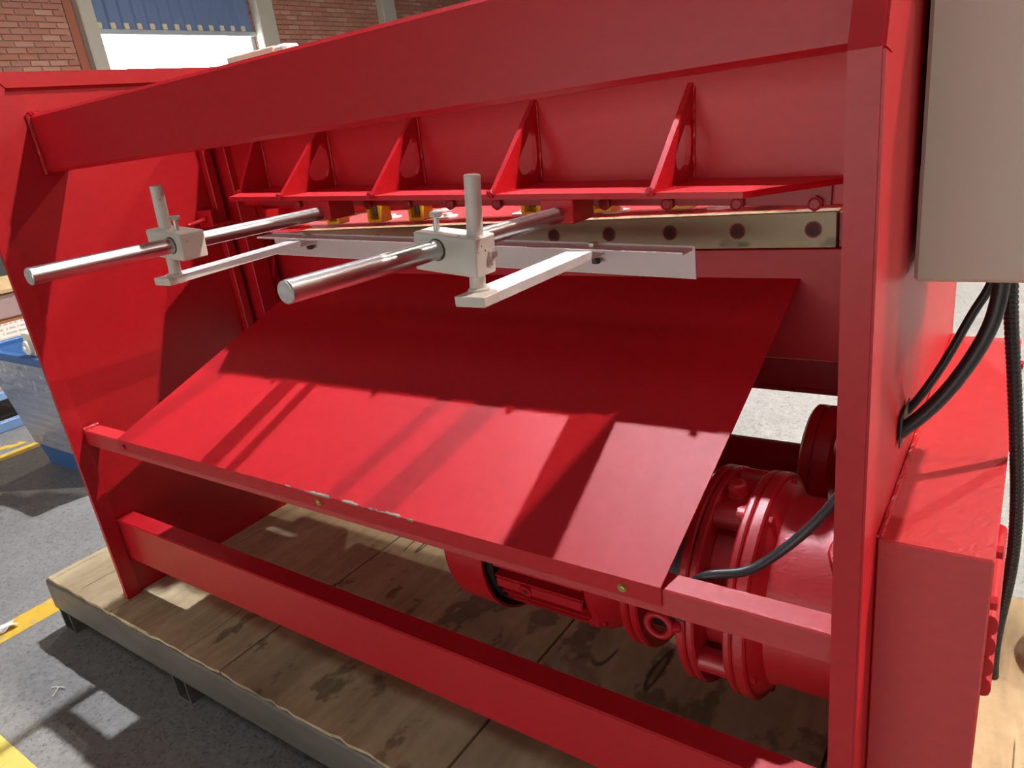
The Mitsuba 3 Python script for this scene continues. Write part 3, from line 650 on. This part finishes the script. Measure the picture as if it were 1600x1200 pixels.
mat('card_brown', principled((0.46, 0.20, 0.09), .6))
mat('card_tan', principled((0.55, 0.42, 0.26), .7))
mat('case_mauve', principled((0.30, 0.20, 0.19), .6))
mat('case_dark', principled((0.05, 0.055, 0.055), .5))
mat('case_pale', principled((0.50, 0.52, 0.55), .5))
def label_fn(p, n, uv):
    row = p.z / 0.026; fr_ = row - dr.floor(row); ch = cell_rand(dr.floor(p.y / 0.008), dr.floor(row), 3)
    ink = dr.select((fr_ > .3) & (fr_ < .72) & (ch > .28), 1.0, 0.0)
    return mix((0.72, 0.66, 0.60), (0.30, 0.27, 0.27), ink * .7)
mat('label_print', principled(proc(label_fn), .6))
put('orange_carton', bbox(-4.78, -4.49, .52, .86, ZF + .2405, ZF + .405, .005), 'card_brown', label='film-wrapped orange-brown carton low on the blue stillage', cat='carton')
put('pale_crate', bbox(-4.80, -4.52, .14, .50, ZF + .2405, ZF + .39, .005), 'case_pale', label='pale grey crate on the blue stillage left of the orange carton', cat='crate')
K = thing('brown_carton', 'brown carton with a pale printed label under a mauve case', 'carton')
put(K + '__body', bbox(-5.25, -4.62, .55, 1.65, ZF + .408, ZF + .562, .006), 'card_brown')
put(K + '__label', bbox(-4.6195, -4.6185, .72, .98, ZF + .428, ZF + .540, .0003), 'label_print', label='pale label with rows of small print')
put('carton_prop', bbox(-5.25, -4.81, .55, 1.6, ZF + .2405, ZF + .4075, .006), 'card_brown', label='dark lower carton behind the film-wrapped carton', cat='carton')
put('mauve_case', bbox(-5.3, -4.60, .5, 1.7, ZF + .5625, ZF + .70, .008), 'case_mauve', label='mauve-brown case stacked on the labelled carton', cat='case')
put('plywood_lid', bbox(-5.32, -4.58, .48, 1.72, ZF + .7005, ZF + .722, .003), 'plywood_edge', label='plywood lid lying on the mauve case', cat='board')
put('dark_cabinet', bbox(-7.9, -7.2, 1.0, 2.6, ZF, ZF + 1.75, .01), 'case_dark', label='dark cabinet far back at the left edge', cat='cabinet')

# litter on the floor
tw = tube(spline([(-1.985, -.231, ZF + .003), (-1.968, -.222, ZF + .005), (-1.945, -.214, ZF + .004)], 12), .0016, 6)
tw2 = tube(spline([(-1.966, -.222, ZF + .004), (-1.955, -.232, ZF + .004), (-1.944, -.246, ZF + .003)], 12), .0015, 6)
mat('twig_pale', brick_tone((0.62, 0.58, 0.5)))
put('twig', cat_m(tw, tw2), 'twig_pale', label='tiny pale forked twig on the floor in front of the pallet', cat='twig')
rs = np.random.RandomState(5)
Pf = np.array([[(-2.425 + .014 * i + rs.normal(0, .004)), (-.205 + .018 * j + rs.normal(0, .004)), ZF + .004 + .014 * rs.rand()] for i in range(4) for j in range(4)])
Ff = []
for i in range(3):
    for j in range(3):
        a_ = i * 4 + j; Ff += [[a_, a_ + 4, a_ + 5], [a_, a_ + 5, a_ + 1]]
mat('film_clear', principled((0.7, 0.7, 0.7), .15, spec=.8))
put('film_scrap', trimesh.Trimesh(Pf, Ff, process=False), 'film_clear', label='crumpled scrap of clear film on the yellow line at the left edge', cat='plastic scrap')
for i, (x, y) in enumerate([(-1.58, -.17), (-1.72, -.24), (-1.50, -.25), (-1.83, -.31)]):
    pass
